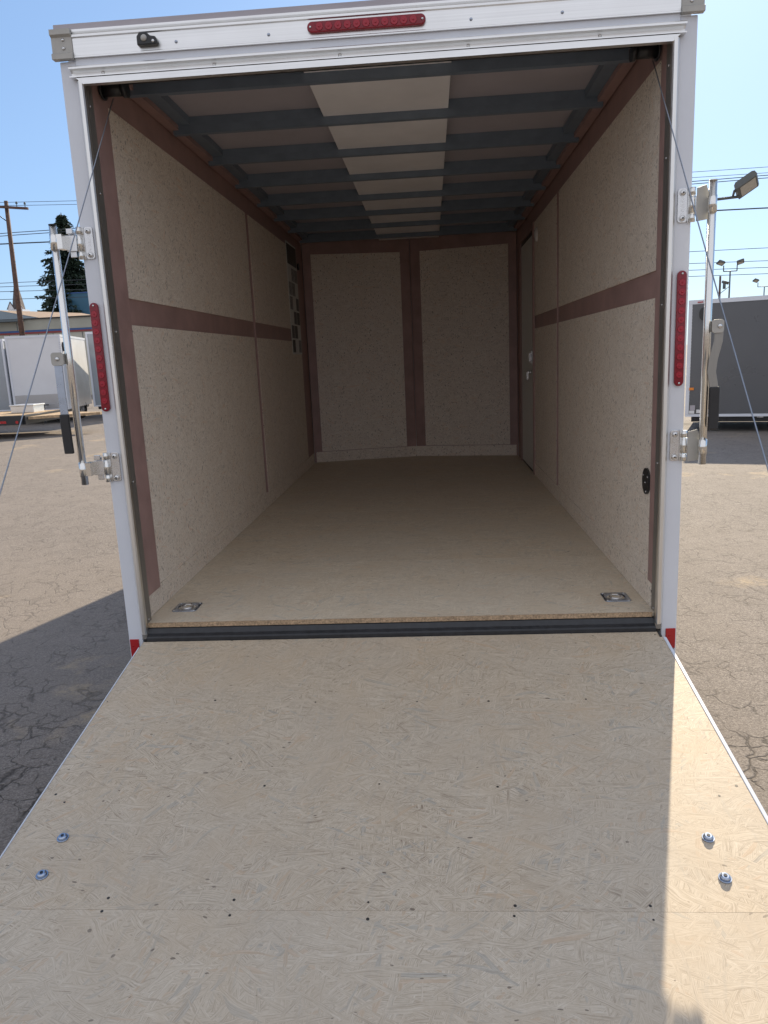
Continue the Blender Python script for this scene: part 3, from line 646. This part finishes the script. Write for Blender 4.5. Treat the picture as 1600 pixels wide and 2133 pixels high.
B('tongue', .65, .73, -1.1, -.012, -.12, -.05, 'blacksteel')
for a in (.0, W if False else 1.43):
    c_ = oo+u*a+v*2.1
    wv = wheel(t, c_.x+(.14 if a == 0 else -.14), c_.y, .30, .18, -1 if a == 0 else 1)
t, B, oo, u, v = box_trailer('silver enclosed trailer half hidden behind the left rear post', (-9.98, 19.5), R(4), 1.9, 4., -.02, 2.12, 'trailer_grey')
wheel(t, -8.5, 21.5, .3, .18, -1); wheel(t, -9.7, 21.5, .3, .18, -1)
B('door_seam', .9, .915, -.006, -.001, .05, 1.95, 'black')
t, B, oo, u, v = box_trailer('grey enclosed trailer cut off by the left edge of the photo', (-13.9, 18.5), R(2), 1.88, 4., .0, 2.0, 'trailer_grey')
wheel(t, -13.6, 20.5, .3, .18, -1); wheel(t, -12.3, 20.5, .3, .18, -1)
t, B, oo, u, v = box_trailer('charcoal grey enclosed trailer parked side on, right of the open trailer', (4.30, 9.92), R(-22), 5.2, 2.1, -.13, 1.66, 'charcoal')
m = MB(); 
vp = [(.062*math.cos(q)*(1.0 if math.cos(q) < 0 else 1.15), .10*math.sin(q)) for q in [2*math.pi*i/18 for i in range(18)]]
m.prism(vp, oo+u*.21-v*.001+Z*1.46, u, Z, -v, .03); obj('side_vent', m, 'black', t)
B('marker_light', .04, .11, -.02, -.009, .27, .31, 'orange'); B('roof_marker', .12, .20, -.03, -.0125, 1.635, 1.65, 'red_tape')
for a, c0, h, ml in ((.10, .045, .08, 'ceil'), (.20, .0, .055, 'white_tape'), (.30, .0, .06, 'zinc_blue'), (.09, -.01, .05, 'white_tape')):
    B('sticker', a-.04, a+.04, -.0125, -.009, -.10+c0, -.10+c0+h, ml)
for i in range(30): B('rivet', .046, .052, -.016, -.011, .1+i*.05, .108+i*.05, 'zinc')
for a in (1.45, 2.9, 4.3): B('panel_seam', a, a+.006, -.005, .001, -.11, 1.6, 'black')
B('latch', 1.05, 1.14, -.02, -.0, -.175, -.165, 'zinc')
for a in (2.6, 3.45):
    for b in (.05, 2.05): c_ = oo+u*a+v*b; wheel(t, c_.x, c_.y, .3, .18, -1)

# flatbed trailer, toolbox on it
F = thing('flatbed_trailer', 'low flatbed trailer with wooden deck and red white reflective tape', 'trailer', (-11, 14.6, G))
obj('deck', MB().box(-14., -9.05, 13.7, 15.5, .06, .11), 'wood_deck', F)
bm_ = MB(); bm_.box(-14., -9.0, 13.60, 13.68, -.10, .10).box(-14., -9.0, 15.52, 15.6, -.1, .1).box(-9.03, -8.95, 13.69, 15.51, -.10, .10); obj('side_beam', bm_, 'blacksteel', F)
bm_ = MB(); bm_.poly([(-8.94, 13.8, .0), (-8.94, 15.4, .0), (-7.6, 14.65, .0), (-7.6, 14.55, .0), (-8.94, 13.8, .06), (-8.94, 15.4, .06), (-7.6, 14.65, .06), (-7.6, 14.55, .06)], [(0, 1, 2, 3), (7, 6, 5, 4), (0, 4, 5, 1), (1, 5, 6, 2), (2, 6, 7, 3), (3, 7, 4, 0)]); obj('tongue', bm_, 'wood_deck', F)
for x0, mt_ in ((-9.65, 'white_tape'), (-9.50, 'red_tape'), (-9.95, 'red_tape'), (-10.1, 'white_tape')): obj('reflective_tape', MB().box(x0, x0+.148, 13.594, 13.599, -.06, -.005), mt_, F)
obj('tail_light', MB().tube([(-9.1, 13.59, -.04), (-9.1, 13.599, -.04)], .035, 14), 'red_tape', F)
wheel(F, -10.35, 13.45, .31, .2, -1)
m = MB(); m.prism([(-.70, -.02), (-.45, .27), (.12, .27), (.52, -.02), (.47, -.02), (.10, .24), (-.43, .24), (-.64, -.02)], (-10.2, 13.32, .11), X, Z, Y, .27)
obj('fender', m, 'blacksteel', F)
bx = bev(obj('toolbox', MB().box(-9.78, -9.22, 14.6, 15.1, .111, .27), 'alum_x'), .01); tag(bx, 'small pale metal toolbox standing on the flatbed deck', 'toolbox')
m = MB(); m.box(-9.80, -9.20, 14.58, 15.12, .2705, .30, .004); obj('lid', m, 'alum_x', bx)

# ------------------------------------------------------------------ buildings
Bd = thing('commercial_building', 'long low beige building with blue and red stripe under its fascia', 'building', (-28, 46, G))
obj('wall', MB().box(-60, -10, 42.1, 55, G, 3.33), 'siding', Bd); obj('fascia', MB().box(-60.2, -9.8, 42.0, 55.2, 3.545, 4.16), 'conc', Bd)
obj('blue_band', MB().box(-60.15, -9.85, 42.03, 55.1, 3.44, 3.543), 'blue_stripe', Bd); obj('red_band', MB().box(-60.15, -9.85, 42.05, 55.1, 3.332, 3.438), 'red_stripe', Bd)
obj('roof_edge', MB().box(-60.3, -9.7, 41.9, 55.3, 4.162, 4.23), 'rubber', Bd)
for i in range(24): obj('siding_joint', MB().box(-34+i*.9, -33.97+i*.9, 42.08, 42.099, G, 3.32), 'roof_dark', Bd)
for x in (-29.3, -24.4, -19.5): obj('fascia_joint', MB().box(x, x+.03, 41.98, 41.999, 3.55, 4.15), 'roof_dark', Bd)
obj('roof_unit', MB().box(-30, -23.9, 41.3, 42.0, 4.05, 4.16), 'roof_dark', Bd)
m = MB(); m.poly([(-30.5, 43, 4.24), (-23.2, 43, 4.24), (-20.9, 52, 4.24), (-31, 52, 4.24), (-27, 44.5, 5.0), (-24.5, 51, 5.05)], [(0, 1, 4), (3, 0, 4, 5), (2, 3, 5)]); hr = obj('gable', m, 'roof_dark', Bd)
m = MB(); m.poly([(-23.19, 43, 4.245), (-20.89, 52, 4.245), (-24.49, 51, 5.055), (-26.99, 44.5, 5.005)], [(0, 1, 2, 3)]); obj('roof', m, 'roof_brown', Bd)
Bb = thing('blue_building', 'dark blue windowless block rising behind the beige fascia', 'building', (-20.5, 60, G))
obj('wall', MB().box(-28.7, -18, 58, 66, G, 7.12), 'blue_wall', Bb); obj('roof_edge', MB().box(-28.75, -17.95, 57.95, 66.05, 7.122, 7.19), 'blue_stripe', Bb)
S = thing('church_steeple', 'brown pointed steeple with small white gables behind the utility pole', 'steeple', (-50.2, 90, G))
obj('tower', MB().box(-51.1, -49.3, 89.1, 90.9, G, 8.75), 'white', S)
m = MB(); m.poly([(-50.75, 89.45, 8.752), (-49.65, 89.45, 8.752), (-49.65, 90.55, 8.752), (-50.75, 90.55, 8.752), (-50.65, 89.55, 9.6), (-49.75, 89.55, 9.6), (-49.75, 90.45, 9.6), (-50.65, 90.45, 9.6), (-50.2, 90, 12.9)],
   [(0, 1, 5, 4), (1, 2, 6, 5), (2, 3, 7, 6), (3, 0, 4, 7), (4, 5, 8), (5, 6, 8), (6, 7, 8), (7, 4, 8)]); obj('spire', m, 'spire', S)
for x0 in (-51.15, -50.05):
    m = MB(); m.prism([(0, 0), (.9, 0), (.45, .85)], (x0, 89.05, 8.755), X, Z, Y, .12); gb = obj('gable', m, 'white', S)
    m = MB(); m.prism([(-.06, 0), (.45, .93), (.96, 0), (.90, 0), (.45, .86), (0, 0)], (x0, 88.98, 8.755), X, Z, Y, .2); obj('gable_edge', m, 'spire', gb)

# ------------------------------------------------------------------ poles and lamps
U = thing('utility_pole', 'brown wooden utility pole with crossarm, tallest at the left', 'utility pole', (-22.0, 38, G))
obj('pole', MB().tube([(-22.0, 38, G), (-21.95, 38, 5), (-21.85, 38, 9.95)], [.17, .13, .10], 14), 'pole_wood', U)
obj('crossarm', MB().obox((-21.9, 37.84, 9.62), (1.15, .25, -.09), (0, .05, 0), (0, 0, .06)), 'pole_wood', U)
for a in (-.98, -.55, .62, 1.02):
    m = MB(); m.tube([(-21.9+a, 37.84+a*.21, 9.68-a*.08), (-21.9+a, 37.84+a*.21, 9.84-a*.08)], [.02, .02], 8); m.dome((-21.9+a, 37.84+a*.21, 9.82-a*.08), Z, .06, .13, 10, 3); obj('insulator', m, 'roof_dark', U)
obj('brace', MB().tube([(-22.7, 37.8, 9.6), (-21.92, 37.87, 8.95)], .025, 8), 'blacksteel', U)
obj('step_bolt', MB().tube([(-22.05, 37.9, 5.35), (-22.25, 37.9, 5.35)], .012, 6), 'blacksteel', U)
U2 = thing('utility_pole', 'small distant utility pole with grey transformer, beside the twin floodlight mast', 'utility pole', (26.6, 70, G))
obj('pole', MB().tube([(26.6, 70, G), (26.6, 70, 6.85)], [.11, .09], 10), 'pole_wood', U2)
obj('transformer', MB().tube([(26.95, 69.9, 5.7), (26.95, 69.9, 6.35)], .13, 12), 'roof_dark', U2)
obj('crossarm', MB().tube([(26.6, 69.9, 5.3), (27.4, 69.9, 5.9)], .03, 6), 'blacksteel', U2)
def head(parent, c, d, upv, ln, wd, th):
    """shoebox floodlight: c centre, d long axis, upv its upper side"""
    d, upv = Vector(d).normalized(), Vector(upv).normalized(); sd_ = d.cross(upv).normalized(); upv = sd_.cross(d).normalized()
    m = MB(); c = Vector(c)
    sh = [(-.5, -.5), (.42, -.5), (.5, -.25), (.5, .3), (.40, .5), (-.38, .5), (-.5, .2)]
    m.prism([(a*ln, b*th) for a, b in sh], c - sd_*wd/2, d, upv, sd_, wd); hd = obj('lamp_head', m, 'lamp_body', parent)
    m = MB(); m.obox(c - upv*(th*.5+.004), d*ln*.36, sd_*wd*.4, upv*.004); obj('lens', m, 'lamp_glass', hd); return hd
LA = thing('floodlight', 'near parking lot floodlight with one square head on a short arm', 'street lamp', (6.72, 16, G), 'parking lot floodlights')
obj('pole', MB().tube([(6.72, 16, G), (6.66, 16, 4.34)], [.075, .05], 14), 'lamp_body', LA)
obj('arm', MB().tube([(6.66, 16, 4.20), (7.30, 15.97, 4.235)], .032, 10), 'lamp_body', LA)
obj('bracket', MB().tube([(7.16, 15.97, 4.25), (7.18, 15.95, 4.36), (7.24, 15.93, 4.40)], [.025, .03, .03], 8), 'lamp_body', LA)
head(LA, (7.42, 15.9, 4.47), (.46, -.10, .30), (-.35, .60, .70), .50, .40, .17)
def twin(label, x, y, zt, hw, k):
    t = thing('floodlight', label, 'street lamp', (x, y, G), 'parking lot floodlights')
    obj('mast', MB().tube([(x, y, G), (x, y, zt)], [.08*k, .05*k], 10), 'lamp_body', t); obj('crossbar', MB().tube([(x-hw, y, zt), (x+hw, y, zt)], .035*k, 8), 'lamp_body', t)
    for s in (-1, 1):
        obj('riser', MB().tube([(x+s*hw, y, zt), (x+s*hw, y, zt+.42*k)], .04*k, 8), 'lamp_body', t)
        head(t, (x+s*(hw+.22*k), y, zt+.62*k), (s*.8, -.2, .25), (-s*.3, .6, .7), .50*k, .38*k, .14*k)
    return t
t = twin('distant twin headed floodlight mast above the charcoal trailer, nearer of the two twins', 22.2, 56, 6.03, .48, 1.0)
head(t, (21.85, 55.9, 5.25), (-.8, -.2, .2), (.2, -.2, .9), .4, .3, .2)
twin('distant twin headed floodlight mast at the right edge, farther of the two twins', 36.8, 85, 6.7, .7, 1.1)

# ------------------------------------------------------------------ power lines
def wire(label, y, zl, zr, r=.018, sag=.25, x0=-60, x1=60, xl=-23.9, xr=18.1, yb=None):
    pts = []
    for i in range(49):
        x = x0+(x1-x0)*i/48; tt = (x-xl)/(xr-xl); z = zl+(zr-zl)*tt
        z -= sag*math.sin(math.pi*(((x-xl)/(xr-xl)) % 1.0)); pts.append((x, y if yb is None else y+(yb-y)*i/48, z))
    o = obj('power_line', MB().tube(pts, r, 5), 'line'); tag(o, label, 'power line', 'overhead power lines across the lot'); return o
wire('thick black cable crossing the utility pole, heaviest of the overhead lines', 40, 8.17, 7.74, .035, .06)
wire('overhead line sloping up just above the thick cable at left', 40, 8.72, 9.35, .02, .12)
wire('overhead line close under the upper sloping pair, left of the conifer', 40, 8.58, 9.22, .02, .10)
wire('highest thin overhead line at the crossarm, nearest the sky top', 37.8, 9.92, 9.3, .012, .3)
wire('second highest thin overhead line leaving the crossarm insulators', 37.9, 9.78, 9.05, .012, .3)
wire('thin overhead line level with the upper half of the conifer crown', 40, 6.08, 5.75, .016, .06)
wire('thin overhead line just under the middle of the pole, third from the bottom', 40, 5.88, 5.10, .016, .05)
wire('thin overhead line above the steeple gables, second from the bottom', 40, 5.62, 4.76, .016, .08)
wire('lowest thin overhead line, just above the building roof', 40, 5.19, 4.44, .016, .04)

# ------------------------------------------------------------------ conifers
def conifer(label, x, y, h, rad, seed, z0=1.2):
    rg = random.Random(seed); t = thing('conifer_tree', label, 'tree', (x, y, G), 'tall conifers behind the building')
    obj('trunk', MB().tube([(x, y, G), (x+.1, y, G+h*.5), (x, y, G+h)], [.35, .2, .03], 10), 'bark', t)
    m = MB(); b = m.b; z = z0
    while z < h-.1:
        f = 1-(z-z0)/(h-z0); L = rad*(f**.8)*(1-.25*max(0, f-.85)/.15)+.12; nb = int(7+13*f)
        for k in range(nb):
            a = rg.uniform(0, 2*math.pi); Lb = L*rg.uniform(.55, 1.12); dr = rg.uniform(-.02, .16); d = Vector((math.cos(a), math.sin(a), 0)); base = Vector((x, y, G+z+rg.uniform(-.12, .12)))
            pv = base; n = max(4, int(Lb*7))
            for i in range(n):
                q = (i+1)/n; c = base + d*Lb*q + Z*(.18*Lb*math.sin(q*2.2) - dr*Lb*q*q*2.2); wd = (.10+.30*math.sin(math.pi*min(1, q*1.02)**.8))*min(1, .35+Lb*.35)
                for j in range(5):
                    sd_ = Vector((-d.y, d.x, 0))*rg.uniform(-1, 1)*wd; cc = c.lerp(pv, rg.random())+sd_+Z*rg.uniform(-.10, .04)
                    dv = (d*rg.uniform(.2, 1)+sd_*1.2+Z*rg.uniform(-.8, .15)).normalized()*rg.uniform(.14, .32); nv = Vector((rg.uniform(-1, 1), rg.uniform(-1, 1), rg.uniform(-1, 1))).cross(dv).normalized()*rg.uniform(.04, .10)
                    b.faces.new([b.verts.new(cc-nv), b.verts.new(cc+nv), b.verts.new(cc+dv+nv*.3), b.verts.new(cc+dv-nv*.3)])
                pv = c
        z += .17+.10*f
    me_o = obj('crown', m, 'needles', t); return t
conifer('tall dark conifer behind the beige building, seen past the lock bar', -29.3, 60, 14.05, 3.9, 4, 2.0)
conifer('second conifer, its thin tip just left of the rear post', -27.4, 62.5, 13.4, 2.9, 9, 2.0)
